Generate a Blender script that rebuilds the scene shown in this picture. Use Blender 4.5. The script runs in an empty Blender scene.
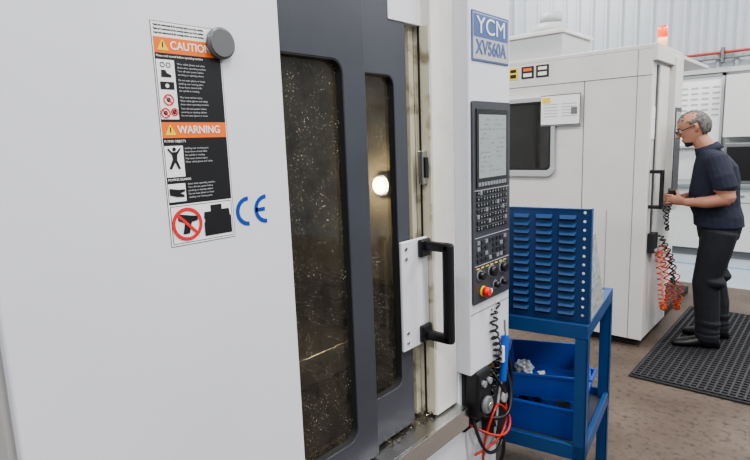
import bpy, bmesh, math, random
from mathutils import Matrix, Vector
random.seed(4)
S=bpy.context.scene
COL=bpy.context.collection
# ------------------------------------------------------------------ materials
def mat(name,col,rough=.5,metal=0,noise=None,bump=None,emit=None,spec=None):
    m=bpy.data.materials.new(name);m.use_nodes=True
    nt=m.node_tree;b=nt.nodes['Principled BSDF']
    b.inputs['Base Color'].default_value=(*col,1)
    b.inputs['Roughness'].default_value=rough;b.inputs['Metallic'].default_value=metal
    if spec is not None:b.inputs['Specular IOR Level'].default_value=spec
    if emit:
        b.inputs['Emission Color'].default_value=(*emit[0],1);b.inputs['Emission Strength'].default_value=emit[1]
    tc=nt.nodes.new('ShaderNodeTexCoord')
    if noise:
        col2,scale,lo,hi=noise
        n=nt.nodes.new('ShaderNodeTexNoise');n.inputs['Scale'].default_value=scale;n.inputs['Detail'].default_value=6
        r=nt.nodes.new('ShaderNodeValToRGB');r.color_ramp.elements[0].position=lo;r.color_ramp.elements[1].position=hi
        r.color_ramp.elements[0].color=(*col,1);r.color_ramp.elements[1].color=(*col2,1)
        nt.links.new(tc.outputs['Object'],n.inputs['Vector']);nt.links.new(n.outputs['Fac'],r.inputs[0]);nt.links.new(r.outputs[0],b.inputs['Base Color'])
    if bump:
        n=nt.nodes.new('ShaderNodeTexNoise');n.inputs['Scale'].default_value=bump[0];n.inputs['Detail'].default_value=4
        bp=nt.nodes.new('ShaderNodeBump');bp.inputs['Strength'].default_value=bump[1];bp.inputs['Distance'].default_value=.01
        nt.links.new(tc.outputs['Object'],n.inputs['Vector']);nt.links.new(n.outputs['Fac'],bp.inputs['Height']);nt.links.new(bp.outputs[0],b.inputs['Normal'])
    return m
WHITE=mat('white_paint',(.68,.69,.72),.40,noise=((.64,.65,.69),3,.3,.8))
WHITEW=mat('white_paint_warm',(.66,.65,.63),.42,noise=((.60,.59,.57),3,.3,.8))
WHITE2=mat('white_paint_column',(.70,.69,.66),.42,noise=((.60,.57,.51),9,.45,.85))
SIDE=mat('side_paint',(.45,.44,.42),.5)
DARK=mat('charcoal_paint',(.045,.048,.060),.38,noise=((.057,.061,.075),5,.3,.8))
DARK2=mat('charcoal_paint_b',(.060,.064,.078),.4)
BLACK=mat('black_plastic',(.012,.012,.014),.35)
BLACKM=mat('black_matte',(.02,.02,.022),.75)
RUB=mat('rubber_mat_black',(.014,.014,.016),.8,bump=(60,.5))
STEEL=mat('brushed_steel',(.55,.55,.54),.3,1,bump=(80,.1))
CHROME=mat('bright_steel',(.7,.7,.7),.18,1)
INNER=mat('machine_inner',(.40,.37,.29),.34,.35,noise=((.09,.075,.05),3.5,.38,.70),bump=(14,.35))
INNERD=mat('machine_inner_dark',(.08,.068,.048),.45,.3,noise=((.04,.028,.016),8,.4,.7))
CREAM=mat('oily_cream',(.60,.57,.45),.35,noise=((.22,.18,.11),16,.52,.70))
CHIP=mat('swarf',(.25,.2,.13),.35,.8,noise=((.05,.04,.03),60,.4,.6))
ORANGE=mat('label_orange',(.80,.17,.02),.5)
LWHITE=mat('label_white',(.78,.78,.78),.5)
LBLACK=mat('label_black',(.012,.012,.013),.45)
LRED=mat('label_red',(.65,.03,.03),.5)
LYEL=mat('label_yellow',(.8,.6,.05),.5)
CEBLUE=mat('ce_blue',(.01,.06,.33),.45)
SIGNB=mat('sign_blue',(.07,.12,.29),.4)
GREY=mat('grey_plastic',(.16,.165,.17),.5)
MAG=mat('magnet_grey',(.13,.135,.14),.35)
LGREY=mat('light_grey',(.42,.43,.44),.5)
CTL=mat('control_face',(.055,.058,.066),.42)
KEY=mat('key_grey',(.028,.03,.033),.45)
KEYL=mat('key_light',(.22,.23,.25),.5)
SCREEN=mat('lcd_screen',(.30,.325,.33),.22)
SCRD=mat('lcd_text',(.18,.20,.20),.4)
RED=mat('red_plastic',(.7,.03,.02),.35)
REDH=mat('red_hose',(.45,.035,.02),.35)
PIPE=mat('pipe_red',(.40,.07,.05),.45)
ORH=mat('orange_hose',(.62,.085,.02),.35)
BLUEP=mat('blue_steel_paint',(.010,.052,.16),.38,noise=((.014,.066,.19),6,.3,.8))
BLUEH=mat('blue_panel',(.008,.036,.12),.38)
BLUET=mat('blue_tray_plastic',(.012,.075,.40),.3)
BLUEG=mat('blue_gun',(.02,.10,.5),.3)
TOP=mat('bench_top',(.22,.245,.26),.45,noise=((.15,.16,.18),14,.4,.7))
GALV=mat('speckled_sheet',(.44,.45,.44),.45,.15,noise=((.22,.23,.23),50,.45,.6))
WALLM=mat('cladding_grey',(.45,.48,.52),.55)
WALLP=mat('wall_plaster',(.60,.62,.62),.6)
CEIL=mat('ceiling_paint',(.5,.5,.5),.8)
CAB=mat('cabinet_white',(.60,.61,.60),.45)
CTOP=mat('counter_grey',(.22,.23,.24),.4)
COLB=mat('column_blue',(.03,.10,.32),.45)
GOLD=mat('brass',(.7,.5,.15),.3,.8)
SKIN=mat('skin',(.42,.21,.145),.5)
SHIRT=mat('navy_polo',(.010,.013,.030),.8,bump=(25,.5))
TROU=mat('black_trousers',(.009,.010,.014),.8,bump=(14,.6))
HAIR=mat('grey_hair',(.17,.165,.16),.7,noise=((.07,.065,.06),60,.35,.65),bump=(120,.8))
SHOE=mat('shoe_black',(.012,.012,.012),.4)
PAPER=mat('paper',(.78,.79,.79),.6)
BAG=mat('clear_plastic_bag',(.5,.53,.55),.15,spec=.8)
WINB=mat('window_backing_grey',(.16,.155,.14),.5,noise=((.07,.065,.055),6,.4,.7))
def floor_mat(name,c1,c2,c3,rough):
    m=mat(name,c1,rough);nt=m.node_tree;b=nt.nodes['Principled BSDF']
    tc=nt.nodes.new('ShaderNodeTexCoord')
    n=nt.nodes.new('ShaderNodeTexNoise');n.inputs['Scale'].default_value=2.2;n.inputs['Detail'].default_value=9;n.inputs['Roughness'].default_value=.65
    r=nt.nodes.new('ShaderNodeValToRGB');e=r.color_ramp.elements;e[0].position=.3;e[0].color=(*c1,1);e[1].position=.7;e[1].color=(*c2,1)
    n2=nt.nodes.new('ShaderNodeTexNoise');n2.inputs['Scale'].default_value=30;n2.inputs['Detail'].default_value=7
    r2=nt.nodes.new('ShaderNodeValToRGB');f=r2.color_ramp.elements;f[0].position=.52;f[0].color=(0,0,0,1);f[1].position=.72;f[1].color=(1,1,1,1)
    mx=nt.nodes.new('ShaderNodeMixRGB');mx.inputs[2].default_value=(*c3,1)
    for a,bb in((tc.outputs['Object'],n.inputs['Vector']),(tc.outputs['Object'],n2.inputs['Vector']),(n.outputs[0],r.inputs[0]),(n2.outputs[0],r2.inputs[0]),(r2.outputs[0],mx.inputs[0]),(r.outputs[0],mx.inputs[1]),(mx.outputs[0],b.inputs['Base Color'])):nt.links.new(a,bb)
    mp=nt.nodes.new('ShaderNodeMapRange');mp.inputs[3].default_value=rough-.12;mp.inputs[4].default_value=rough+.15
    nt.links.new(n.outputs[0],mp.inputs[0]);nt.links.new(mp.outputs[0],b.inputs['Roughness'])
    return m
FLOOR=floor_mat('concrete_brown',(.068,.050,.039),(.125,.095,.075),(.036,.028,.023),.45)
FLOORG=floor_mat('floor_paint_grey',(.30,.35,.40),(.36,.41,.46),(.26,.29,.32),.4)
BLUEL=mat('floor_line_blue',(.12,.24,.40),.5)
def glass(name,tint,gl,spk,haze=.022):
    m=bpy.data.materials.new(name);m.use_nodes=True;nt=m.node_tree;nt.nodes.clear();N=nt.nodes.new
    out=N('ShaderNodeOutputMaterial');tr=N('ShaderNodeBsdfTransparent');tr.inputs[0].default_value=(*tint,1)
    g=N('ShaderNodeBsdfGlossy');g.inputs['Roughness'].default_value=.07;g.inputs[0].default_value=(.9,.9,.88,1)
    m1=N('ShaderNodeMixShader');m1.inputs[0].default_value=gl
    m2=N('ShaderNodeMixShader');df=N('ShaderNodeBsdfDiffuse');df.inputs[0].default_value=(.78,.73,.62,1)
    tc=N('ShaderNodeTexCoord');v=N('ShaderNodeTexVoronoi');v.inputs['Scale'].default_value=130
    r=N('ShaderNodeValToRGB');r.color_ramp.elements[0].position=.10;r.color_ramp.elements[0].color=(spk,spk,spk,1);r.color_ramp.elements[1].position=.24;r.color_ramp.elements[1].color=(0,0,0,1)
    n=N('ShaderNodeTexNoise');n.inputs['Scale'].default_value=16;n.inputs['Detail'].default_value=8;n.inputs['Roughness'].default_value=.75
    r2=N('ShaderNodeValToRGB');r2.color_ramp.elements[0].position=.42;r2.color_ramp.elements[0].color=(.0,.0,.0,1);r2.color_ramp.elements[1].position=.78
    mu=N('ShaderNodeMath');mu.operation='MULTIPLY';ad=N('ShaderNodeMath');ad.operation='ADD'
    mp=N('ShaderNodeMapRange');mp.inputs[1].default_value=.3;mp.inputs[2].default_value=.8;mp.inputs[3].default_value=haze*.4;mp.inputs[4].default_value=haze*2
    L=nt.links.new
    L(tc.outputs['Object'],v.inputs['Vector']);L(tc.outputs['Object'],n.inputs['Vector']);L(v.outputs['Distance'],r.inputs[0]);L(n.outputs[0],r2.inputs[0])
    L(r.outputs[0],mu.inputs[0]);L(r2.outputs[0],mu.inputs[1]);L(mu.outputs[0],ad.inputs[0]);L(n.outputs[0],mp.inputs[0]);L(mp.outputs[0],ad.inputs[1])
    L(tr.outputs[0],m1.inputs[1]);L(g.outputs[0],m1.inputs[2])
    L(ad.outputs[0],m2.inputs[0]);L(m1.outputs[0],m2.inputs[1]);L(df.outputs[0],m2.inputs[2]);L(m2.outputs[0],out.inputs[0])
    return m
GLASS=glass('oily_window',(.60,.585,.54),.05,.9)
GLASSD=glass('dark_window',(.45,.45,.43),.08,.08,.02)
# ------------------------------------------------------------------ helpers
def root(name,loc=(0,0,0),rz=0):
    o=bpy.data.objects.new(name,None);o.empty_display_size=.1;o.location=loc;o.rotation_euler=(0,0,rz);COL.objects.link(o);return o
def link(o,parent,m=None):
    COL.objects.link(o)
    if parent is not None:o.parent=parent
    if m is not None:o.data.materials.append(m)
    return o
def finish(name,bm,m,parent,smooth=False):
    bmesh.ops.recalc_face_normals(bm,faces=bm.faces)
    me=bpy.data.meshes.new(name);bm.to_mesh(me);bm.free()
    if smooth:
        for p in me.polygons:p.use_smooth=True
    return link(bpy.data.objects.new(name,me),parent,m)
def addbox(bm,x0,x1,y0,y1,z0,z1,M=None):
    vs=[bm.verts.new(((M@Vector(c)) if M else Vector(c))) for c in((x0,y0,z0),(x1,y0,z0),(x1,y1,z0),(x0,y1,z0),(x0,y0,z1),(x1,y0,z1),(x1,y1,z1),(x0,y1,z1))]
    for f in((3,2,1,0),(4,5,6,7),(0,1,5,4),(1,2,6,5),(2,3,7,6),(3,0,4,7)):bm.faces.new([vs[i] for i in f])
def box(name,x0,x1,y0,y1,z0,z1,m,parent=None,bev=0.0):
    bm=bmesh.new();addbox(bm,min(x0,x1),max(x0,x1),min(y0,y1),max(y0,y1),min(z0,z1),max(z0,z1))
    if bev:bmesh.ops.bevel(bm,geom=bm.edges[:],offset=bev,segments=2,profile=.5,affect='EDGES')
    return finish(name,bm,m,parent)
def boxes(name,lst,m,parent,bev=0):
    bm=bmesh.new()
    for b in lst:addbox(bm,*b)
    if bev:bmesh.ops.bevel(bm,geom=bm.edges[:],offset=bev,segments=1,affect='EDGES')
    return finish(name,bm,m,parent)
def cyl(name,p0,p1,r,m,parent,r2=None,seg=24,bev=0):
    p0=Vector(p0);p1=Vector(p1);d=p1-p0;bm=bmesh.new()
    q=d.to_track_quat('Z','Y').to_matrix().to_4x4()
    bmesh.ops.create_cone(bm,cap_ends=True,segments=seg,radius1=r,radius2=r if r2 is None else r2,depth=d.length,matrix=Matrix.Translation((p0+p1)/2)@q)
    if bev:bmesh.ops.bevel(bm,geom=[e for e in bm.edges if len(e.link_faces)==2 and e.calc_face_angle()>1],offset=bev,segments=3,affect='EDGES')
    o=finish(name,bm,m,parent,True)
    for p in o.data.polygons:p.use_smooth=len(p.vertices)<=4
    return o
def tube(name,pts,r,m,parent,cyc=False,smooth=True):
    c=bpy.data.curves.new(name,'CURVE');c.dimensions='3D';c.bevel_depth=r;c.bevel_resolution=3;c.use_fill_caps=True
    s=c.splines.new('NURBS' if smooth else 'POLY');s.points.add(len(pts)-1)
    for i,p in enumerate(pts):s.points[i].co=(*p,1)
    if smooth:s.order_u=3;s.use_endpoint_u=True;s.resolution_u=4
    s.use_cyclic_u=cyc
    return link(bpy.data.objects.new(name,c),parent,m)
def coil(name,path,R,turns,r,m,parent):
    P=[Vector(p) for p in path];n=turns*10;pts=[]
    def at(t):
        f=t*(len(P)-1);i=min(int(f),len(P)-2);a=f-i
        p0=P[max(i-1,0)];p1=P[i];p2=P[i+1];p3=P[min(i+2,len(P)-1)]
        return .5*((2*p1)+(p2-p0)*a+(2*p0-5*p1+4*p2-p3)*a*a+(3*p1-p0-3*p2+p3)*a**3)
    for k in range(n+1):
        t=k/n;c=at(t);tg=(at(min(1,t+.01))-at(max(0,t-.01))).normalized()
        u=tg.cross(Vector((.3,.2,1)));u=u.normalized() if u.length>.05 else Vector((1,0,0));v=tg.cross(u)
        a=2*math.pi*turns*t;pts.append(c+R*(math.cos(a)*u+math.sin(a)*v))
    return tube(name,pts,r,m,parent)
MX=Matrix(((0,0,1,0),(1,0,0,0),(0,1,0,0),(0,0,0,1)))
MY=Matrix(((1,0,0,0),(0,0,-1,0),(0,1,0,0),(0,0,0,1)))
def rrect(u0,u1,v0,v1,r,seg=8):
    pts=[]
    for cx,cy,a0 in((u1-r,v1-r,0),(u0+r,v1-r,90),(u0+r,v0+r,180),(u1-r,v0+r,270)):
        for k in range(seg+1):
            a=math.radians(a0+90*k/seg);pts.append((cx+r*math.cos(a),cy+r*math.sin(a)))
    return pts
def plate(name,loops,thick,off,M,m,parent,bev=0.0):
    c=bpy.data.curves.new(name,'CURVE');c.dimensions='2D';c.fill_mode='BOTH';c.extrude=thick/2;c.bevel_depth=bev;c.bevel_resolution=1
    for L in loops:
        s=c.splines.new('POLY');s.points.add(len(L)-1)
        for i,p in enumerate(L):s.points[i].co=(p[0],p[1],0,1)
        s.use_cyclic_u=True
    o=bpy.data.objects.new(name,c);COL.objects.link(o)
    bpy.context.view_layer.update()
    me=bpy.data.meshes.new_from_object(o.evaluated_get(bpy.context.evaluated_depsgraph_get()))
    bpy.data.objects.remove(o)
    me.transform(M@Matrix.Translation((0,0,off)))
    return link(bpy.data.objects.new(name,me),parent,m)
def rect(u0,u1,v0,v1):return[(u0,v0),(u1,v0),(u1,v1),(u0,v1)]
def circ(u,v,r,n=28):return[(u+r*math.cos(2*math.pi*k/n),v+r*math.sin(2*math.pi*k/n)) for k in range(n)]
def text(s,u,v,off,size,m,parent,M=MX,al='LEFT',sx=1.0,bold=0.0,name='lettering'):
    c=bpy.data.curves.new(name,'FONT');c.body=s;c.size=size;c.align_x=al;c.align_y='CENTER';c.offset=bold;c.extrude=.0003
    o=bpy.data.objects.new(name,c);link(o,parent,m)
    o.matrix_local=M@Matrix.Translation((u,v,off))@Matrix.Diagonal((sx,1,1,1));return o
# ------------------------------------------------------------------ camera
F=541.0;H=1.55
Rc=Matrix.Rotation(math.radians(41.2),3,'Z')@Matrix.Rotation(math.pi/2-math.radians(9.24),3,'X')@Matrix.Rotation(math.radians(-2.1),3,'Z')
cd=bpy.data.cameras.new('camera');cam=bpy.data.objects.new('camera',cd);COL.objects.link(cam)
cam.matrix_world=Matrix.Translation((0,0,H))@Rc.to_4x4();cd.sensor_width=36;cd.lens=F/750*36;cd.clip_start=.05
S.camera=cam
# ------------------------------------------------------------------ room
box('floor',-5.5,6,-4,6.2,-.1,0,FLOOR)
box('floor_painted',-5.5,6,6.2,8.4,-.1,0,FLOORG)
box('trim_floor_line',-1.9,2.5,7.08,7.14,0,.002,BLUEL)
bm=bmesh.new();prof=[];x=-5.5
while x<6:
    prof+=[(x,8.285),(x+.12,8.285),(x+.145,8.245),(x+.175,8.245)];x+=.2
lo=[bm.verts.new((a,b,2.3)) for a,b in prof];hi=[bm.verts.new((a,b,5)) for a,b in prof]
for i in range(len(prof)-1):bm.faces.new((lo[i],lo[i+1],hi[i+1],hi[i]))
finish('wall_back_cladding',bm,WALLM,None)
box('wall_back',-5.5,6,8.3,8.4,0,5,WALLP)
box('trim_1',-5.5,6,8.22,8.3,2.26,2.32,LGREY)
box('wall_left',-5.6,-5.5,-4,8.4,0,5,WALLP)
box('ceiling',-5.6,6,-4,8.4,5,5.1,CEIL)
r=root('steel_column')
boxes('column_web',[(-4.75,-4.35,8.05,8.07,0,5),(-4.75,-4.35,8.23,8.25,0,5),(-4.56,-4.54,8.07,8.23,0,5)],COLB,r)
box('column_foot',-4.85,-4.25,8.0,8.26,0,.02,COLB,r)
r=root('wall_conduit')
cyl('pipe',(-2.6,8.2,2.49),(3,8.2,2.53),.018,PIPE,r)
cyl('pipe_grey',(-2.6,8.2,2.42),(3,8.2,2.45),.012,GREY,r)
for i in range(5):box('clip_%d'%i,-2.2+i*.9,-2.17+i*.9,8.17,8.26,2.38,2.56,GREY,r)
r=root('whiteboard')
box('board',-1.80,-1.28,8.26,8.3,1.35,2.22,PAPER,r)
for i in range(6):
    boxes('writing_%d'%i,[(-1.74+j*.12,-1.66+j*.12,8.255,8.26,2.08-i*.07,2.10-i*.07) for j in range(4)],LGREY,r)
boxes('frame',[(-1.83,-1.80,8.24,8.3,1.32,2.25),(-1.28,-1.25,8.24,8.3,1.32,2.25),(-1.83,-1.25,8.24,8.3,2.22,2.25),(-1.83,-1.25,8.24,8.3,1.32,1.35)],LGREY,r)
r=root('wall_cabinet')
box('carcass',-1.2,1.6,8.0,8.3,1.45,2.2,CAB,r,.004)
boxes('door_gaps',[(-1.2+k*.4-.004,-1.2+k*.4+.004,7.995,8.0,1.47,2.18) for k in range(1,7)],GREY,r)
boxes('handles',[(-1.2+k*.4-.06,-1.2+k*.4-.045,7.97,8.0,1.5,1.62) for k in range(1,7)],STEEL,r)
r=root('base_cabinet')
box('carcass',-2.2,2.4,7.6,8.29,.1,.86,CAB,r,.004)
box('plinth',-2.2,2.4,7.66,8.28,0,.1,GREY,r)
box('worktop',-2.25,2.45,7.55,8.29,.86,.90,CTOP,r,.004)
boxes('gaps',[(-2.2+k*.5-.004,-2.2+k*.5+.004,7.595,7.6,.12,.85) for k in range(1,9)]+[(-2.2,2.4,7.595,7.6,.68,.686)],GREY,r)
boxes('handles',[(-2.0+k*.5,-1.88+k*.5,7.575,7.6,.76,.775) for k in range(0,9)],STEEL,r)
r=root('bench_oven')
box('body',-1.13,-.55,7.7,8.1,.90,1.38,GREY,r,.01)
box('door',-1.10,-.72,7.69,7.70,.94,1.34,BLACK,r,.004)
boxes('knobs',[(-.68,-.64,7.68,7.70,1.25-k*.1,1.29-k*.1) for k in range(3)],LGREY,r)
def ceiling_light(x,y,w,e,col=(1,.98,.95)):
    r=root('ceiling_light',(x,y,4.7))
    box('housing',-w/2,w/2,-.18,.18,.0,.08,LGREY,r,.01)
    for sx in(-.4,.4):cyl('hanger',(w*sx,0,.08),(w*sx,0,.30),.006,STEEL,r)
    ld=bpy.data.lights.new('lamp','AREA');ld.shape='RECTANGLE';ld.size=w;ld.size_y=.34;ld.energy=e;ld.color=col
    lo=bpy.data.objects.new('lamp',ld);lo.location=(0,0,-.02);link(lo,r)
for x in(-3.2,.6,3.6):
    for y in(-2.2,1.0,4.0,7.0):
        ceiling_light(x,y,1.5,110)
w=bpy.data.worlds.new('world');S.world=w;w.use_nodes=True
w.node_tree.nodes['Background'].inputs[0].default_value=(.74,.84,1,1);w.node_tree.nodes['Background'].inputs[1].default_value=.50
# ------------------------------------------------------------------ machine 1
m1=root('cnc_machine')
box('side_panel_near',-2.9,-.945,.20,.225,.10,2.28,SIDE,m1)
box('front_cover',-.945,-.92,.21,.77,.12,2.28,WHITE,m1,.004)
box('roof',-2.9,-.93,.21,1.71,2.28,2.33,WHITE,m1,.004)
box('rear_panel',-2.9,-2.87,.21,1.71,.1,2.28,WHITE,m1)
box('side_panel_far',-2.9,-.95,1.69,1.71,.10,2.28,WHITE,m1)
box('base',-2.85,-.97,.25,1.69,0,.12,DARK,m1)
box('header',-.99,-.962,1.185,1.334,1.875,2.28,WHITE,m1,.002)
box('header_rail',-1.03,-.99,.77,1.30,1.90,2.28,DARK,m1)
box('lower_front',-.96,-.935,.77,1.45,.12,.62,WHITE,m1,.003)
plate('sliding_door_inner',[rect(.60,1.052,.68,2.2),rrect(.66,.975,.76,1.75,.035)],.022,-.95,MX,DARK,m1,.002)
plate('window_inner',[rrect(.65,.985,.75,1.76,.035)],.004,-.957,MX,GLASS,m1)
plate('sliding_door_outer',[rect(1.00,1.258,.68,2.15),rrect(1.04,1.205,.82,1.73,.03)],.020,-.977,MX,DARK2,m1,.002)
plate('window_outer',[rrect(1.03,1.212,.81,1.74,.03)],.004,-.984,MX,GLASS,m1)
plate('window_seal_inner',[rrect(.655,.98,.755,1.755,.036),rrect(.664,.971,.764,1.746,.033)],.024,-.95,MX,BLACKM,m1)
plate('window_seal_outer',[rrect(1.036,1.209,.816,1.734,.031),rrect(1.043,1.202,.823,1.727,.029)],.022,-.977,MX,BLACKM,m1)
box('interior_back',-2.1,-2.08,.3,1.64,.5,2.0,INNER,m1)
box('interior_right',-2.1,-1.0,1.60,1.62,.5,2.0,INNER,m1)
box('interior_left',-2.1,-1.0,.3,.32,.5,2.0,INNER,m1)
box('interior_top',-2.1,-1.0,.3,1.62,2.0,2.02,INNER,m1)
box('interior_floor',-2.1,-1.0,.3,1.62,.5,.52,INNERD,m1)
box('interior_ledge',-2.08,-1.9,.32,1.60,.52,1.05,INNERD,m1)
boxes('way_cover_folds',[(-2.08,-1.15,1.575-.02*(k%2),1.60,.54+k*.06,.585+k*.06) for k in range(8)],INNERD,m1)
boxes('panel_ribs',[(-2.08,-2.05,.45+k*.28,.47+k*.28,1.05,1.95) for k in range(4)],INNERD,m1)
box('worktable',-1.9,-1.3,.5,1.4,.75,.85,STEEL,m1,.005)
box('worktable_saddle',-1.8,-1.4,.65,1.25,.52,.75,INNERD,m1)
box('vice',-1.7,-1.5,.85,1.05,.85,.98,STEEL,m1,.005)
cyl('spindle_head',(-1.75,1.0,1.35),(-1.75,1.0,2.0),.12,INNERD,m1)
cyl('spindle_nose',(-1.75,1.0,1.2),(-1.75,1.0,1.35),.05,STEEL,m1)
LAMP=mat('lamp_lens',(.9,.8,.6),.3,emit=((1,.88,.68),18))
lx=-1.345;lz=1.385
cyl('work_lamp_body',(lx,1.60,lz),(lx,1.575,lz),.045,STEEL,m1,bev=.004)
cyl('work_lamp_lens',(lx,1.576,lz),(lx,1.570,lz),.033,LAMP,m1)
ld=bpy.data.lights.new('work_lamp_bulb','POINT');ld.shadow_soft_size=.03;ld.energy=4.0;ld.color=(1,.82,.56)
lo=bpy.data.objects.new('work_lamp_bulb',ld);lo.location=(lx-.01,1.52,lz);link(lo,m1)
ld=bpy.data.lights.new('enclosure_lamp','AREA');ld.shape='RECTANGLE';ld.size=.5;ld.size_y=.06;ld.energy=6;ld.color=(1,.97,.90)
lo=bpy.data.objects.new('enclosure_lamp',ld);lo.location=(-1.75,.6,1.98);link(lo,m1)
box('door_jamb',-1.08,-.985,1.322,1.334,.62,1.875,CREAM,m1)
box('jamb_lip',-1.00,-.985,1.30,1.325,.68,1.875,CREAM,m1)
box('column_reveal',-.985,-.934,1.3285,1.3335,.68,1.875,CREAM,m1)
boxes('reveal_seal',[(-.972,-.966,1.326,1.3285,.68,1.875)],BLACK,m1)
box('latch',-.965,-.945,1.305,1.328,1.42,1.52,STEEL,m1,.003)
box('latch_bolt',-.945,-.938,1.308,1.322,1.44,1.50,BLACK,m1)
box('threshold_top',-1.0,-.895,.77,1.455,.655,.668,STEEL,m1,.002)
box('threshold_lip',-.897,-.888,.77,1.455,.60,.668,CHROME,m1,.001)
box('threshold_skirt',-.935,-.915,.77,1.455,.12,.655,WHITE,m1,.002)
bm=bmesh.new()
for i in range(1800):
    p=Vector((random.uniform(-1.09,-.935),random.uniform(1.1,1.335),.668+random.random()**2*.03));s=random.uniform(.002,.006)
    vs=[bm.verts.new(p+Vector((random.uniform(-s,s),random.uniform(-s,s),random.uniform(0,s)))) for _ in range(3)]
    bm.faces.new(vs)
finish('swarf',bm,CHIP,m1)
box('chip_bed',-1.10,-1.0,.8,1.32,.64,.672,CHIP,m1)
box('handle_plate',-.958,-.948,1.195,1.325,.93,1.262,WHITE,m1,.003)
for v in(.955,.985,1.21,1.24):cyl('plate_screw',(-.948,1.215,v),(-.945,1.215,v),.005,STEEL,m1)
box('handle_grip',-.875,-.842,1.287,1.313,.945,1.252,BLACK,m1,.009)
box('handle_arm_top',-.948,-.85,1.287,1.313,1.224,1.252,BLACK,m1,.007)
box('handle_arm_bottom',-.948,-.85,1.287,1.313,.945,.973,BLACK,m1,.007)
box('handle_foot_top',-.949,-.934,1.272,1.322,1.205,1.258,BLACK,m1,.005)
box('handle_foot_bottom',-.949,-.934,1.272,1.322,.938,.992,BLACK,m1,.005)
box('column',-.985,-.93,1.334,1.452,.675,2.28,WHITE2,m1,.004)
box('column_lower',-.96,-.925,1.455,1.71,.12,.80,WHITE,m1,.004)
box('control_cabinet',-.94,-.877,1.452,1.715,.78,2.24,WHITE,m1,.004)
cf=-.877
boxes('cabinet_seam',[(cf-.0005,cf+.0006,1.456,1.712,.985,.9875),(cf-.0005,cf+.0006,1.62,1.6222,.80,.985)],GREY,m1)
box('name_plate',cf,cf+.003,1.468,1.700,1.782,1.928,SIGNB,m1,.001)
box('name_plate_inner',cf+.003,cf+.0036,1.474,1.694,1.788,1.922,LGREY,m1)
box('name_plate_field',cf+.0036,cf+.0042,1.477,1.691,1.853,1.919,SIGNB,m1)
text('YCM',1.584,1.886,cf+.0052,.070,LWHITE,m1,al='CENTER',sx=1.25)
text('XV560A',1.584,1.822,cf+.0046,.058,SIGNB,m1,al='CENTER',sx=.93,bold=.0012)
plate('control_frame',[rrect(1.462,1.703,1.02,1.662,.008)],.006,cf+.003,MX,CTL,m1,.001)
c2=cf+.0075
box('screen_bezel',c2-.001,c2+.003,1.480,1.682,1.395,1.640,BLACK,m1,.001)
box('screen',c2+.003,c2+.004,1.492,1.668,1.425,1.622,SCREEN,m1)
L=[]
for i in range(12):
    v=1.605-i*.0145;u=1.50
    while u<1.655:
        l=random.uniform(.008,.03)
        if random.random()<.6:L.append((c2+.004,c2+.0043,u,min(u+l,1.66),v,v+.003))
        u+=l+.01
boxes('screen_text',L,SCRD,m1)
boxes('soft_keys',[(c2,c2+.005,1.488+k*.0185,1.502+k*.0185,1.400,1.412) for k in range(10)],KEYL,m1)
L=[];L2=[]
for i in range(7):
    for j in range(11):
        u=1.482+j*.0182;v=1.372-i*.0190
        (L2 if random.random()<.10 else L).append((c2,c2+.004,u,u+.0135,v,v+.013))
boxes('keyboard',L,KEY,m1,.001);boxes('keyboard_light_keys',L2,KEYL,m1,.001)
boxes('key_legends',[(b[1],b[1]+.0004,b[2]+.004,b[3]-.005,b[4]+.005,b[5]-.005) for b in L if random.random()<.8],LGREY,m1)
boxes('divider_lines',[(c2-.001,c2+.001,1.470,1.696,z,z+.0018) for z in(1.235,1.143,1.386)],LGREY,m1)
L=[];L2=[]
for i in range(4):
    for j in range(8):
        if j in(3,) and i in(1,2):continue
        u=1.482+j*.025;v=1.213-i*.0195
        (L2 if random.random()<.3 else L).append((c2,c2+.003,u,u+.017,v,v+.012))
boxes('op_keys',L,KEY,m1);boxes('op_keys_light',L2,KEYL,m1)
for i,(u,v,rr) in enumerate(((1.50,1.112,.013),(1.575,1.112,.016),(1.650,1.112,.016),(1.65,1.06,.010),(1.60,1.06,.010))):
    cyl('dial_%d'%i,(c2,u,v),(c2+.018,u,v),rr,BLACK,m1,bev=.002)
    cyl('dial_ring_%d'%i,(c2-.001,u,v),(c2+.001,u,v),rr+.006,KEYL,m1)
cyl('emergency_collar',(c2,1.515,1.056),(c2+.006,1.515,1.056),.018,LYEL,m1)
cyl('emergency_stop',(c2+.006,1.515,1.056),(c2+.028,1.515,1.056),.016,RED,m1,bev=.004)
cyl('cycle_button',(c2,1.555,1.05),(c2+.012,1.555,1.05),.008,LWHITE,m1)
boxes('small_labels',[(c2,c2+.0006,1.478+k*.03,1.496+k*.03,1.133,1.137) for k in range(7)],LYEL,m1)
pf=-.925
box('socket_plate',pf,pf+.012,1.47,1.60,.56,.80,BLACKM,m1,.003)
box('pulse_generator_body',pf+.012,pf+.065,1.470,1.558,.62,.785,BLACK,m1,.008)
cyl('pulse_generator_wheel',(pf+.065,1.513,.665),(pf+.082,1.513,.665),.030,GREY,m1,bev=.003)
cyl('pulse_generator_wheel_cap',(pf+.082,1.513,.665),(pf+.088,1.513,.665),.012,CHROME,m1)
for k in range(2):cyl('selector_%d'%k,(pf+.065,1.495+k*.036,.745),(pf+.078,1.495+k*.036,.745),.011,KEYL,m1)
cyl('pulse_generator_stop',(pf+.03,1.515,.78),(pf+.03,1.515,.80),.012,RED,m1)
box('brass_tag',pf+.03,pf+.034,1.595,1.635,.72,.775,GOLD,m1)
coil('black_coil_cable',[(pf+.05,1.60,.97),(pf+.06,1.585,.90),(pf+.06,1.61,.82),(pf+.06,1.59,.74),(pf+.05,1.56,.64)],.013,13,.0035,BLACK,m1)
tube('cable_lead',[(cf,1.63,.985),(cf+.02,1.63,.99),(pf+.06,1.60,.975)],.0035,BLACK,m1)
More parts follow.
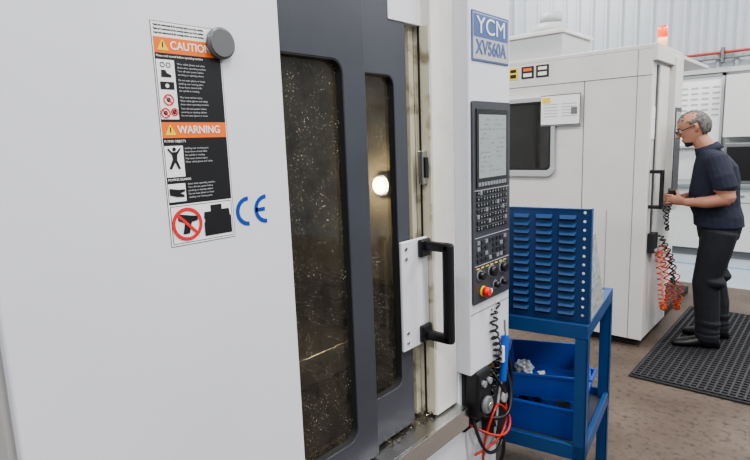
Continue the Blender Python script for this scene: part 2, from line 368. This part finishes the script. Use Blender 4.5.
tube('air_gun_handle',[(pf+.06,1.665,.86),(pf+.065,1.655,.80),(pf+.06,1.645,.70)],.014,BLUEG,m1)
tube('air_gun_nozzle',[(pf+.06,1.665,.855),(pf+.07,1.64,.88),(pf+.075,1.63,.93)],.004,CHROME,m1)
box('air_gun_trigger',pf+.055,pf+.07,1.63,1.645,.77,.83,LWHITE,m1,.003)
box('air_gun_hook',pf,pf+.05,1.65,1.66,.80,.81,STEEL,m1)
tube('air_hose_white',[(pf+.06,1.645,.72),(pf+.05,1.63,.64),(pf+.06,1.60,.55),(pf+.03,1.62,.45),(pf,1.60,.4)],.005,LGREY,m1)
tube('red_hose',[(pf,1.50,.58),(pf+.07,1.52,.55),(pf+.10,1.60,.52),(pf+.09,1.66,.56),(pf+.06,1.62,.63),(pf+.07,1.56,.62),(pf+.05,1.52,.50),(pf+.04,1.55,.36),(pf+.02,1.66,.34)],.0045,REDH,m1)
tube('red_hose_loop',[(pf+.03,1.68,.72),(pf+.05,1.69,.62),(pf+.08,1.64,.54),(pf+.08,1.56,.50),(pf+.03,1.50,.47)],.0045,REDH,m1)
tube('grey_hose',[(pf+.03,1.56,.64),(pf+.05,1.60,.55),(pf+.07,1.66,.46),(pf+.03,1.64,.30),(pf,1.6,.25)],.008,BLACK,m1)
tube('black_hose',[(pf+.02,1.69,.78),(pf+.06,1.70,.70),(pf+.09,1.66,.60),(pf+.08,1.60,.57),(pf+.04,1.54,.60)],.007,BLACK,m1)
tube('black_hose_b',[(pf+.01,1.70,.86),(pf+.05,1.715,.78),(pf+.06,1.72,.66),(pf+.04,1.70,.52),(pf+.0,1.69,.44)],.008,BLACK,m1)
tube('black_hose_c',[(pf+.02,1.50,.62),(pf+.06,1.48,.54),(pf+.07,1.53,.47),(pf+.07,1.62,.46),(pf+.04,1.69,.52),(pf+.02,1.70,.62)],.006,BLACK,m1)
tube('black_hose_d',[(pf+.02,1.66,.70),(pf+.08,1.64,.66),(pf+.09,1.60,.68),(pf+.07,1.575,.75),(pf+.02,1.57,.79)],.005,BLACK,m1)
box('terminal_box',pf,pf+.05,1.60,1.70,.50,.68,BLACKM,m1,.004)
box('valve_block',pf,pf+.045,1.655,1.71,.70,.84,BLACKM,m1,.004)
cyl('regulator',(pf+.03,1.69,.60),(pf+.03,1.69,.74),.018,BLACK,m1,bev=.003)
cyl('pressure_gauge',(pf+.05,1.66,.63),(pf+.065,1.66,.63),.02,LGREY,m1,bev=.002)
# warning sticker
sx=-.9197
def sb(u0,u1,v0,v1,m,lv=0,name='sticker_part'):
    o=.0003+lv*.0002;return box(name,sx,sx+o,u0,u1,v0,v1,m,m1)
U0,U1=.487,.6225
sb(U0-.001,U1+.001,1.373,1.770,LBLACK,-.5,'warning_label_edge')
sb(U0,U1,1.374,1.769,LWHITE,0,'warning_label');sb(U0+.002,U1-.002,1.450,1.744,LBLACK,1)
sb(U0+.002,U1-.002,1.717,1.744,ORANGE,2);sb(U0+.002,U1-.002,1.570,1.598,ORANGE,2)
so=sx+.001
for v,t in((1.7305,'CAUTION'),(1.584,'WARNING')):
    text(t,.519,v,so,.0195,LWHITE,m1,al='LEFT',sx=.93,bold=.0003)
    plate('hazard_triangle',[[(.494,v-.009),(.516,v-.009),(.505,v+.010)]],.0004,so,MX,LYEL,m1)
    plate('hazard_mark',[rect(.504,.506,v-.004,v+.005)],.0004,so+.0004,MX,LBLACK,m1)
for k in range(3):text('Read and understand all the warnings before use of the machine',U0+.004,1.764-k*.0065,so-.0004,.0052,LBLACK,m1,sx=.72)
text('Please read manual before operating machine',U0+.004,1.712,so,.0055,LWHITE,m1,sx=.9)
text('FLYING OBJECTS',U0+.004,1.564,so,.0062,LWHITE,m1,sx=.9)
text('MOVING GUARDS',U0+.004,1.495,so,.0062,LWHITE,m1,sx=.9)
sb(.490,.524,1.603,1.706,LWHITE,3);sb(.490,.526,1.500,1.556,LWHITE,3);sb(.490,.524,1.455,1.488,LWHITE,3)
def ring(u,v,r,m,th=.003,bar=True):
    plate('pictogram_ring',[circ(u,v,r),circ(u,v,r-th)],.0004,so+.0006,MX,m,m1)
    if bar:
        a=math.radians(-45);d=Vector((math.cos(a),math.sin(a)));n=Vector((-d.y,d.x))*th*.45
        plate('pictogram_bar',[[(u-d.x*r+n.x,v-d.y*r+n.y),(u-d.x*r-n.x,v-d.y*r-n.y),(u+d.x*r-n.x,v+d.y*r-n.y),(u+d.x*r+n.x,v+d.y*r+n.y)]],.0004,so+.0007,MX,m,m1)
for du in(-.005,.006):plate('pictogram_glasses',[circ(.506+du,1.697,.0045,12),circ(.506+du,1.697,.0033,12)],.0004,so+.0003,MX,LBLACK,m1)
plate('pictogram_shoe',[[(.497,1.676),(.516,1.676),(.516,1.680),(.508,1.683),(.506,1.688),(.498,1.688)]],.0004,so+.0003,MX,LBLACK,m1)
plate('pictogram_power',[rect(.494,.520,1.655,1.668),circ(.507,1.6615,.004,12)],.0004,so+.0003,MX,LBLACK,m1)
ring(.507,1.637,.010,LRED,.0022);ring(.499,1.614,.009,LRED,.002);ring(.516,1.616,.007,LRED,.002)
for (u,v) in((.507,1.637),(.499,1.614),(.516,1.616)):plate('pictogram_blob',[circ(u,v,.004,10)],.0004,so+.0003,MX,LBLACK,m1)
plate('pictogram_head',[circ(.508,1.550,.0035,12)],.0004,so+.0006,MX,LBLACK,m1)
plate('pictogram_man',[[(.503,1.545),(.512,1.545),(.520,1.553),(.521,1.551),(.513,1.540),(.512,1.530),(.518,1.515),(.514,1.514),(.508,1.527),(.500,1.514),(.496,1.516),(.504,1.532),(.503,1.540),(.495,1.550),(.497,1.552)]],.0004,so+.0006,MX,LBLACK,m1)
plate('pictogram_hand',[[(.492,1.468),(.506,1.464),(.520,1.463),(.520,1.467),(.512,1.470),(.522,1.473),(.522,1.477),(.508,1.477),(.492,1.480)]],.0004,so+.0006,MX,LBLACK,m1)
TX=['Wear safety glasses and safety','shoes when operating machine','Turn off main power before','servicing or opening cabinet','Do not wear gloves or loose','clothing near moving parts','Keep doors closed while','the spindle is rotating','May cause serious injury']
q=0
for v0,n in((1.700,4),(1.672,4),(1.642,3),(1.622,3),(1.551,5),(1.486,5)):
    for k in range(n):
        text(TX[q%9],.529,v0-k*.0062,so,.0050,LGREY,m1,sx=.92);q+=1
sb(U0+.003,U1-.003,1.377,1.447,LBLACK,1);sb(U0+.0042,U1-.0042,1.3782,1.4458,LWHITE,2)
ring(.521,1.412,.031,LRED,.0065)
plate('pictogram_gun',[[(.504,1.432),(.542,1.425),(.543,1.417),(.530,1.415),(.524,1.394),(.511,1.394),(.516,1.414),(.503,1.420)]],.0004,so+.0004,MX,LBLACK,m1)
plate('pictogram_machine',[rect(.556,.616,1.384,1.410),rect(.558,.616,1.410,1.418)],.0004,so+.0004,MX,LBLACK,m1)
plate('pictogram_machine_top',[[(.556,1.418),(.614,1.418),(.612,1.432),(.596,1.432),(.596,1.442),(.572,1.442),(.572,1.430),(.558,1.430)]],.0004,so+.0003,MX,LBLACK,m1)
def arcplate(u,v,r,th,a0,a1,name):
    n=20;o=[];i=[]
    for k in range(n+1):
        a=math.radians(a0+(a1-a0)*k/n);o.append((u+r*math.cos(a),v+r*math.sin(a)));i.append((u+(r-th)*math.cos(a),v+(r-th)*math.sin(a)))
    plate(name,[o+i[::-1]],.0006,sx+.0003,MX,CEBLUE,m1)
arcplate(.659,1.420,.030,.0085,88,272,'ce_letter_c');arcplate(.704,1.420,.030,.0085,88,272,'ce_letter_e')
plate('ce_bar',[rect(.677,.701,1.416,1.424)],.0006,sx+.0003,MX,CEBLUE,m1)
cyl('round_magnet',(-.92,.620,1.744),(-.905,.620,1.744),.029,MAG,m1,bev=.004,seg=32)
# ------------------------------------------------------------------ machine 2
m2=root('cnc_machine',(0,0,0));fy=4.05;fx=-1.03
WH=WHITEW
box('side_panel',-2.75,fx,fy,fy+.03,.06,2.10,WH,m2,.004)
box('front_panel',fx-.03,fx-.002,fy+.03,4.72,.06,2.12,WH,m2,.004)
box('roof',-2.75,fx,fy,5.9,2.10,2.13,WH,m2,.004)
box('rear_block',-2.75,-1.25,4.72,5.9,.06,2.10,WH,m2,.004)
box('front_upper_lip',fx-.002,fx+.03,fy,4.72,2.02,2.13,WH,m2,.004)
box('base',-2.70,fx-.04,fy+.05,5.8,0,.06,BLACKM,m2)
boxes('panel_seams',[(-1.483,-1.478,fy-.002,fy,.06,1.93),(-2.75,fx,fy-.002,fy,1.925,1.93),(-1.30,-1.297,fy-.002,fy,.06,1.0),(-1.125,-1.122,fy-.002,fy,.06,2.10)],GREY,m2)
plate('side_window_frame',[rrect(-2.20,-1.69,1.24,1.84,.06),rrect(-2.165,-1.715,1.285,1.81,.04)],.03,-(fy-.012),MY,LGREY,m2,.003)
plate('side_window_seal',[rrect(-2.17,-1.71,1.28,1.815,.045),rrect(-2.15,-1.73,1.30,1.795,.035)],.034,-(fy-.012),MY,BLACKM,m2)
plate('side_window',[rrect(-2.16,-1.72,1.29,1.80,.04)],.004,-(fy-.004),MY,GLASSD,m2)
plate('window_backing',[rrect(-2.16,-1.72,1.29,1.80,.04)],.002,-(fy-.001),MY,WINB,m2)
box('notice_sheet',-1.79,-1.50,fy-.040,fy-.034,1.63,1.84,PAPER,m2)
box('notice_holder',-1.795,-1.495,fy-.034,fy,1.622,1.632,LGREY,m2)
box('notice_back',-1.795,-1.495,fy-.034,fy-.030,1.625,1.848,GREY,m2)
boxes('notice_text',[(-1.77+ (k%2)*.14,-1.66+(k%2)*.14,fy-.041,fy-.040,1.775-(k//2)*.022,1.781-(k//2)*.022) for k in range(10)],LGREY,m2)
box('notice_photo',-1.78,-1.72,fy-.042,fy-.040,1.79,1.83,LYEL,m2)
box('notice_photo_b',-1.56,-1.515,fy-.042,fy-.040,1.70,1.75,GREY,m2)
for k,(a,b,c) in enumerate(((-2.08,-2.0,LYEL),(-1.97,-1.87,LBLACK),(-1.85,-1.75,LBLACK))):
    box('label_%d'%k,a,b,fy-.004,fy,1.99,2.08,c,m2)
    box('label_field_%d'%k,a+.015,b-.015,fy-.005,fy-.004,2.045,2.068,(LBLACK,ORANGE,LWHITE)[k],m2)
    box('label_text_%d'%k,a+.015,b-.015,fy-.005,fy-.004,2.003,2.030,(LBLACK,LWHITE,LWHITE)[k],m2)
box('roof_duct',-2.6,-1.75,4.3,4.9,2.13,2.34,LGREY,m2,.01)
box('roof_duct_lid',-2.62,-1.73,4.28,4.92,2.34,2.37,WH,m2,.005)
cyl('mist_extractor',(-1.98,4.6,2.37),(-1.98,4.6,2.47),.14,LGREY,m2,bev=.01)
cyl('mist_extractor_motor',(-1.98,4.6,2.47),(-1.98,4.6,2.56),.09,LGREY,m2,bev=.01)
BR=mat('beacon_red',(.8,.06,.02),.3,emit=((1,.10,.02),1.3));BY=mat('beacon_amber',(.8,.5,.3),.3,emit=((1,.55,.28),.8))
bx,by=-1.06,4.38
cyl('beacon_pole',(bx,by,2.13),(bx,by,2.15),.015,GREY,m2)
cyl('beacon_amber',(bx,by,2.15),(bx,by,2.205),.032,BY,m2);cyl('beacon_red',(bx,by,2.208),(bx,by,2.28),.032,BR,m2)
cyl('beacon_cap',(bx,by,2.28),(bx,by,2.292),.032,LGREY,m2)
box('door_dark_strip',fx-.001,fx+.004,4.16,4.19,.7,2.0,DARK,m2)
box('front_door',fx-.001,fx+.012,4.20,4.45,.62,2.0,WH,m2,.003)
box('document_sheet',fx,fx+.003,4.06,4.15,1.50,1.72,PAPER,m2)
box('handle_grip',-.965,-.94,4.085,4.11,1.02,1.29,BLACK,m2,.006)
box('handle_arm_top',fx,-.95,4.085,4.11,1.265,1.29,BLACK,m2,.005)
box('handle_arm_bottom',fx,-.95,4.085,4.11,1.02,1.045,BLACK,m2,.005)
box('control_cabinet',fx-.001,-.985,4.50,4.715,.95,2.08,WH,m2,.004)
box('control_face',-.985,-.980,4.52,4.70,1.10,1.72,CTL,m2)
box('control_screen',-.980,-.978,4.535,4.685,1.5,1.69,SCREEN,m2)
box('coupling_box',fx,-.985,4.10,4.20,.70,.84,BLACKM,m2,.004)
for k in range(4):cyl('coupling_%d'%k,(-.985,4.115+k*.02,.73),(-.97,4.115+k*.02,.70),.008,GREY,m2)
coil('orange_coil_hose',[(-.97,4.14,.72),(-.95,4.15,.55),(-.94,4.17,.38),(-.93,4.22,.28),(-.92,4.28,.36),(-.95,4.30,.55),(-1.0,4.30,.68)],.018,26,.0045,ORH,m2)
coil('orange_coil_hose_b',[(-1.0,4.36,.72),(-.92,4.36,.50),(-.90,4.38,.32),(-.88,4.42,.24),(-.88,4.46,.40),(-.98,4.47,.66)],.018,22,.0045,ORH,m2)
coil('black_coil_hose',[(-1.0,4.32,.80),(-.93,4.32,.62),(-.90,4.33,.45),(-.92,4.36,.62),(-1.0,4.37,.78)],.014,20,.004,BLACK,m2)
coil('black_coil_cable',[(-.99,4.35,1.02),(-.95,4.30,.85),(-.95,4.28,.95),(-.93,4.27,1.05)],.012,14,.0035,BLACK,m2)
# ------------------------------------------------------------------ rubber mat
r=root('rubber_mat')
box('mat_sheet',-.96,.35,3.52,5.3,0,.012,RUB,r,.004)
bm=bmesh.new()
x=-.945
while x<.33:
    addbox(bm,x,x+.012,3.54,5.28,.012,.02);x+=.04
y=3.54
while y<5.28:
    addbox(bm,-.945,.33,y,y+.012,.012,.0195);y+=.04
finish('mat_grid',bm,mat('mat_ridge',(.026,.026,.03),.6),r)
# ------------------------------------------------------------------ workbench
A=math.radians(9)
wb=root('workbench',(-.67,1.93,0),A)
W=.80;D=.57
box('top_board',-W+.02,-.02,.02,D-.02,.835,.852,TOP,wb)
boxes('top_rim',[(-W,0,0,.03,.80,.857),(-W,0,D-.03,D,.80,.857),(-.03,0,.03,D-.03,.80,.857),(-W,-W+.03,.03,D-.03,.80,.857)],BLUEP,wb,.002)
for k,(a,b) in enumerate(((-.045,.0),(-.045,D-.045),(-W,0),(-W,D-.045))):
    boxes('leg_%d'%(k+1),[(a,a+.045,b,b+.006,0,.80),(a+(.039 if a>-.1 else 0),a+(.045 if a>-.1 else .006),b,b+.045,0,.80),(a,a+.045,b+.039,b+.045,0,.80)],BLUEP,wb)
box('shelf',-W+.01,-.01,.01,D-.01,.32,.335,DARK,wb)
boxes('shelf_rim',[(-W,0,0,.02,.31,.37),(-W,0,D-.02,D,.31,.37),(-.02,0,.02,D-.02,.31,.37)],BLUEP,wb,.002)
lp=root('louvred_panel',(-.67,1.93,0),A)
ph0,ph1=.858,1.285
plate('sheet',[rect(-.60,.0,ph0,ph1)]+[circ(-.025,ph0+.03+k*.032,.006,10) for k in range(13)],.003,-.020,MY,BLUEH,lp,.0005)
bm=bmesh.new();bm2=bmesh.new()
for i in range(13):
    for j in range(6):
        u=-.115-j*.085;v=ph0+.030+i*.030
        if u<-.56:continue
        pts=[(u,.0185,v),(u+.062,.0185,v),(u+.062,.0185,v+.014),(u,.0185,v+.014),(u+.004,.006,v),(u+.058,.006,v)]
        V=[bm.verts.new(p) for p in pts]
        bm.faces.new((V[4],V[5],V[2],V[3]));bm.faces.new((V[0],V[4],V[3]));bm.faces.new((V[1],V[2],V[5]))
        addbox(bm2,u+.003,u+.059,.0170,.0183,v-.010,v+.0005)
finish('louvres',bm,BLUEP,lp);finish('louvre_slots',bm2,BLACK,lp)
boxes('edge_flange',[(-.60,0,.016,.034,ph1-.004,ph1),(-.004,0,.016,.045,ph0,ph1),(-.60,0,.022,.045,ph0,ph0+.004)],BLUEP,lp)
plate('side_bracket',[[(.045,ph0),(.34,ph0),(.11,ph0+.33),(.045,ph0+.33)]],.003,-.004,MX,GALV,lp)
# trays on the shelf
def tray(cx,cy,z0,rz,w,d,h,m,tilt=0):
    r=root('storage_tray',(cx,cy,z0),rz);r.rotation_euler=(tilt,0,rz)
    t=.004;bm=bmesh.new()
    def ringv(x,y,z):return[bm.verts.new(p) for p in((-x,-y,z),(x,-y,z),(x,y,z),(-x,y,z))]
    a=ringv(w/2-.02,d/2-.02,0);b=ringv(w/2,d/2,h);c=ringv(w/2+.008,d/2+.008,h);d2=ringv(w/2+.008,d/2+.008,h-.008)
    e=ringv(w/2-t,d/2-t,h-.0005);f=ringv(w/2-.02-t,d/2-.02-t,t)
    def br(p,q):
        for i in range(4):bm.faces.new((p[i],p[(i+1)%4],q[(i+1)%4],q[i]))
    bm.faces.new(a[::-1]);br(a,b);br(b,c);br(c,d2);br(b,e);br(e,f);bm.faces.new(f)
    finish('shell',bm,m,r);return r
Mb=Matrix.Translation((-.67,1.93,0))@Matrix.Rotation(A,4,'Z')
p=Mb@Vector((-.25,.29,0));t1=tray(p.x,p.y,.336,A+.03,.40,.44,.14,BLUET)
p=Mb@Vector((-.22,.29,0));t2=tray(p.x,p.y,.478,A+.24,.33,.38,.11,BLUET)
def parts(name,n,m,parent,ax,ay,z0,z1,s0,s1,cx=0,cy=0):
    bm=bmesh.new()
    for i in range(n):
        q=Vector((cx+random.uniform(-ax,ax),cy+random.uniform(-ay,ay),random.uniform(z0,z1)));s=random.uniform(s0,s1)
        addbox(bm,-s,s,-s*.5,s*.5,-s*.3,s*.3,Matrix.Translation(q)@Matrix.Rotation(random.random()*3,4,'Z')@Matrix.Rotation(random.random(),4,'X'))
    return finish(name,bm,m,parent)
parts('metal_parts',10,STEEL,t2,.05,.06,.012,.03,.012,.022,-.07,-.04)
bm=bmesh.new();bmesh.ops.create_icosphere(bm,subdivisions=4,radius=.040,matrix=Matrix.Translation((-.10,.04,.036))@Matrix.Diagonal((1,1.2,.7,1)))
for v in bm.verts:
    c0=v.co-Vector((-.10,.04,.036));v.co+=c0*(.22*math.sin(c0.x*170+c0.z*90)*math.sin(c0.y*150+2)+.08*math.sin(c0.z*400))
finish('plastic_bag',bm,BAG,t2,False)
parts('metal_parts',14,GREY,t1,.14,.13,.015,.04,.015,.035)
# ------------------------------------------------------------------ the operator
man=root('man',(-.68,4.42,.02),math.radians(195));man.scale=(1.03,1.05,.965)
def ringloft(bm,rings,n=20):
    prev=None;first=None
    for c,u,v in rings:
        R=[bm.verts.new(Vector(c)+math.cos(2*math.pi*k/n)*u+math.sin(2*math.pi*k/n)*v) for k in range(n)]
        if prev:
            for k in range(n):bm.faces.new((prev[k],prev[(k+1)%n],R[(k+1)%n],R[k]))
        else:first=R
        prev=R
    bm.faces.new(first[::-1]);bm.faces.new(prev)
def hor(bm,lst):
    ringloft(bm,[(Vector((a[0],a[1],a[2])),Vector((a[3],0,0)),Vector((0,a[4],0))) for a in lst])
def limb(bm,pts,rad,n=14,flat=1.0,side=None):
    P=[Vector(p) for p in pts];R=[]
    for i,p in enumerate(P):
        t=(P[min(i+1,len(P)-1)]-P[max(i-1,0)]).normalized()
        u=t.cross(side if side else Vector((.12,.9,.4)));u.normalize();v=t.cross(u)
        R.append((p,u*rad[i]*flat,v*rad[i]))
    t=(P[1]-P[0]).normalized()*rad[0]*.5;e=(P[-1]-P[-2]).normalized()*rad[-1]*.6
    R=[(P[0]-t,R[0][1]*.6,R[0][2]*.6)]+R+[(P[-1]+e,R[-1][1]*.6,R[-1][2]*.6)]
    ringloft(bm,R,n)
def remesh(name,bm,vox,parent,sm=4):
    me=bpy.data.meshes.new(name);bmesh.ops.recalc_face_normals(bm,faces=bm.faces);bm.to_mesh(me);bm.free()
    o=bpy.data.objects.new(name,me);COL.objects.link(o)
    md=o.modifiers.new('r','REMESH');md.mode='VOXEL';md.voxel_size=vox
    s=o.modifiers.new('s','SMOOTH');s.iterations=sm;s.factor=.5
    bpy.context.view_layer.update()
    nm=bpy.data.meshes.new_from_object(o.evaluated_get(bpy.context.evaluated_depsgraph_get()))
    bpy.data.objects.remove(o)
    for p in nm.polygons:p.use_smooth=True
    return link(bpy.data.objects.new(name,nm),parent)
bm=bmesh.new()
hor(bm,[(-.03,0,.80,.120,.155),(-.03,0,.88,.134,.172),(-.025,0,.95,.134,.170)])
hor(bm,[(-.028,0,.895,.150,.187),(-.02,0,.97,.148,.184),(.005,0,1.04,.152,.178),(.012,0,1.14,.150,.178),(.008,0,1.24,.143,.188),(.014,0,1.33,.128,.195),(.03,0,1.385,.102,.190),(.045,0,1.425,.080,.138),(.06,0,1.452,.06,.080)])
limb(bm,[(.035,0,1.40),(.08,0,1.47),(.125,0,1.54)],[.066,.057,.056])
for s,fx0 in((1,.03),(-1,-.05)):
    limb(bm,[(-.03,s*.088,.86),(-.01+fx0*.3,s*.096,.70),(.015+fx0*.7,s*.10,.48),(-.01+fx0,s*.105,.28),(-.02+fx0,s*.11,.07)],[.106,.100,.084,.078,.071])
    limb(bm,[(-.02+fx0,s*.11,.10),(-.02+fx0,s*.11,.055)],[.077,.073])
    for zz,rr2 in((.13,.078),(.19,.081),(.50,.088)):
        limb(bm,[(-.02+fx0*(1 if zz<.3 else .7),s*.108,zz+.012),(-.015+fx0*(1 if zz<.3 else .7),s*.108,zz-.012)],[rr2,rr2*.97])
LA=[(.03,.175,1.385),(-.005,.225,1.26),(-.04,.245,1.115),(.07,.20,1.085),(.185,.125,1.075)]
RA=[(.03,-.175,1.385),(.0,-.225,1.26),(-.02,-.245,1.115),(.09,-.19,1.09),(.19,-.115,1.08)]
for a in(LA,RA):
    limb(bm,a[:3],[.060,.056,.047]);limb(bm,a[2:],[.046,.042,.029])
limb(bm,[LA[0],LA[1],(-.026,.237,1.185)],[.068,.071,.070]);limb(bm,[RA[0],RA[1],(-.010,-.236,1.185)],[.068,.071,.070])
HM=Matrix.Translation((.155,0,1.605))@Matrix.Rotation(math.radians(24),4,'Y')
def hv(*a):return HM@Vector(a)
def headring(z,x0,x1,w):
    c=hv((x0+x1)/2,0,z);return(c,(HM.to_3x3()@Vector(((x1-x0)/2,0,0))),(HM.to_3x3()@Vector((0,w,0))))
ringloft(bm,[headring(*t) for t in((-.118,.045,.082,.018),(-.110,.015,.092,.036),(-.085,-.05,.092,.052),(-.06,-.075,.088,.062),(-.03,-.088,.090,.068),(.0,-.096,.088,.072),(.03,-.100,.090,.076),(.06,-.096,.084,.074),(.085,-.082,.068,.063),(.105,-.055,.044,.045),(.115,-.02,.015,.02))],24)
limb(bm,[hv(.088,0,.012),hv(.103,0,-.012),hv(.112,0,-.030)],[.008,.011,.014],10)
limb(bm,[hv(.086,-.025,.028),hv(.092,0,.026),hv(.086,.025,.028)],[.009,.008,.009],8)
limb(bm,[hv(.088,-.016,-.060),hv(.096,0,-.059),hv(.088,.016,-.060)],[.006,.007,.006],8)
limb(bm,[hv(.086,-.013,-.072),hv(.092,0,-.072),hv(.086,.013,-.072)],[.006,.007,.006],8)
limb(bm,[hv(.078,0,-.100),hv(.088,0,-.098)],[.014,.012],8)
for s in(1,-1):
    limb(bm,[hv(-.008,s*.074,.022),hv(-.016,s*.083,.012),hv(-.012,s*.082,-.012),hv(-.002,s*.074,-.030)],[.008,.011,.010,.006],8)
body=remesh('body',bm,.0055,man,2)
for m in(SKIN,SHIRT,TROU):body.data.materials.append(m)
def segd(p,a,b):
    a=Vector(a);b=Vector(b);t=max(0,min(1,(p-a).dot(b-a)/(b-a).length_squared));return(p-a-(b-a)*t).length,t
for f in body.data.polygons:
    p=f.center
    d=min(min(segd(p,a[2],a[3])[0],segd(p,a[3],a[4])[0]) for a in(LA,RA))
    up=min(segd(p,a[1],a[2])[0] for a in(LA,RA))
    i=1
    nk=segd(p,(.05,0,1.42),(.125,0,1.54))[0]
    if (p.z>1.44 and nk<.066) or p.z>1.50:i=0
    elif p.z<.885 or (p.z<.90 and f.normal.z<-.7):i=2
    if p.z<1.176 and abs(p.y)>.186 and p.z>.95 and up<.085:i=0
    if d<.057 and not(abs(p.y)<.176 and p.x<.14):i=0
    f.material_index=i
bm=bmesh.new()
bmesh.ops.create_uvsphere(bm,u_segments=48,v_segments=36,radius=1)
for v in bm.verts:
    n=v.co.copy()
    j=1+.02*math.sin(23*n.x+5*n.y)*math.sin(19*n.z+3)
    v.co=Vector((n.x*.105*j-.008,n.y*.081*j,n.z*.111*j+.010))
dl=[v for v in bm.verts if not((v.co.z>.054+max(0,(v.co.x-.03))*.35) or (v.co.x<-.026 and v.co.z>-.075) or (v.co.x<.03 and v.co.x>-.03 and v.co.z>.024))]
bmesh.ops.delete(bm,geom=dl,context='VERTS')
hb=finish('hair',bm,HAIR,man,True);hb.data.transform(HM)
sm=hb.modifiers.new('s','SOLIDIFY');sm.thickness=.012;sm.offset=-1
EYE=mat('eye_white',(.6,.58,.55),.3);LIP=mat('lip',(.35,.13,.11),.5)
def sph(name,c,r,m):
    b=bmesh.new();bmesh.ops.create_uvsphere(b,u_segments=14,v_segments=10,radius=r,matrix=Matrix.Translation(c));return finish(name,b,m,man,True)
for s in(1,-1):
    sph('eye',hv(.080,s*.030,.006),.012,EYE);sph('iris',hv(.0895,s*.030,.003),.005,BLACK)
    tube('eyebrow',[hv(.092,s*.014,.030),hv(.090,s*.03,.035),hv(.080,s*.046,.030)],.004,HAIR,man)
    tube('glasses_rim',[hv(.106,s*.031+.022*math.cos(k*math.pi/6),.004+.016*math.sin(k*math.pi/6)) for k in range(12)],.0018,BLACK,man,cyc=True)
    tube('glasses_temple',[hv(.105,s*.053,.010),hv(.05,s*.080,.012),hv(-.01,s*.084,.014)],.0025,BLACK,man)
tube('glasses_bridge',[hv(.106,-.009,.008),hv(.110,0,.012),hv(.106,.009,.008)],.0016,BLACK,man)
tube('mouth',[hv(.092,-.018,-.066),hv(.099,0,-.0655),hv(.092,.018,-.066)],.0022,LIP,man)
bm=bmesh.new()
rr=[]
for c,a,b in[(Vector((.052,0,1.430)),.082,.092),(Vector((.075,0,1.475)),.066,.068)]:
    rr.append([bm.verts.new(c+Vector((a*math.cos(t*math.pi/14),b*math.sin(t*math.pi/14),-a*math.cos(t*math.pi/14)*.40))) for t in range(1,28)])
for k in range(26):bm.faces.new((rr[0][k],rr[0][k+1],rr[1][k+1],rr[1][k]))
c=finish('collar',bm,SHIRT,man,True);md=c.modifiers.new('s','SOLIDIFY');md.thickness=.008
for s,f0 in((1,.03),(-1,-.05)):
    bm=bmesh.new()
    ringloft(bm,[(Vector((x+f0,s*.11+s*max(0,x)*.15,h/2)),Vector((0,w,0)),Vector((0,0,h/2))) for x,w,h in((-.10,.022,.05),(-.085,.034,.085),(-.03,.040,.105),(.04,.043,.085),(.10,.048,.062),(.15,.044,.052),(.18,.030,.042),(.192,.012,.03))],16)
    finish('shoe_left' if s>0 else 'shoe_right',bm,SHOE,man,True)
pc=Vector((.265,.0,1.075))
box('held_pendant',pc.x-.022,pc.x+.022,pc.y-.045,pc.y+.045,pc.z-.03,pc.z+.085,BLACK,man,.008)
box('held_pendant_face',pc.x-.0235,pc.x-.022,pc.y-.03,pc.y+.03,pc.z+.02,pc.z+.07,GREY,man)
for s,a in((1,LA),(-1,RA)):
    bm=bmesh.new();w=Vector(a[4])
    def P(x,y,z):return Vector((x,s*y,z))
    limb(bm,[w,P(.205,.098,1.078),P(.225,.078,1.082),P(.262,.066,1.085)],[.026,.030,.036,.034],12,flat=.55,side=Vector((0,0,1)))
    for k,(dz,ln) in enumerate(((.030,.92),(.011,1.0),(-.008,.95),(-.027,.78))):
        z=1.085+dz
        limb(bm,[P(.262,.066,z),P(.292,.062,z+.002),P(.303,.062-.028*ln,z),P(.298,.060-.048*ln,z-.002)],[.0095,.009,.0085,.0075],8)
    limb(bm,[P(.225,.078,1.105),P(.230,.066,1.130),P(.236,.046,1.142),P(.240,.030,1.145)],[.013,.0115,.010,.0085],8)
    h=remesh('hand_left' if s>0 else 'hand_right',bm,.003,man,2);h.data.materials.append(SKIN)
S.view_settings.view_transform='AgX';S.view_settings.look='AgX - Medium High Contrast';S.view_settings.exposure=0.05
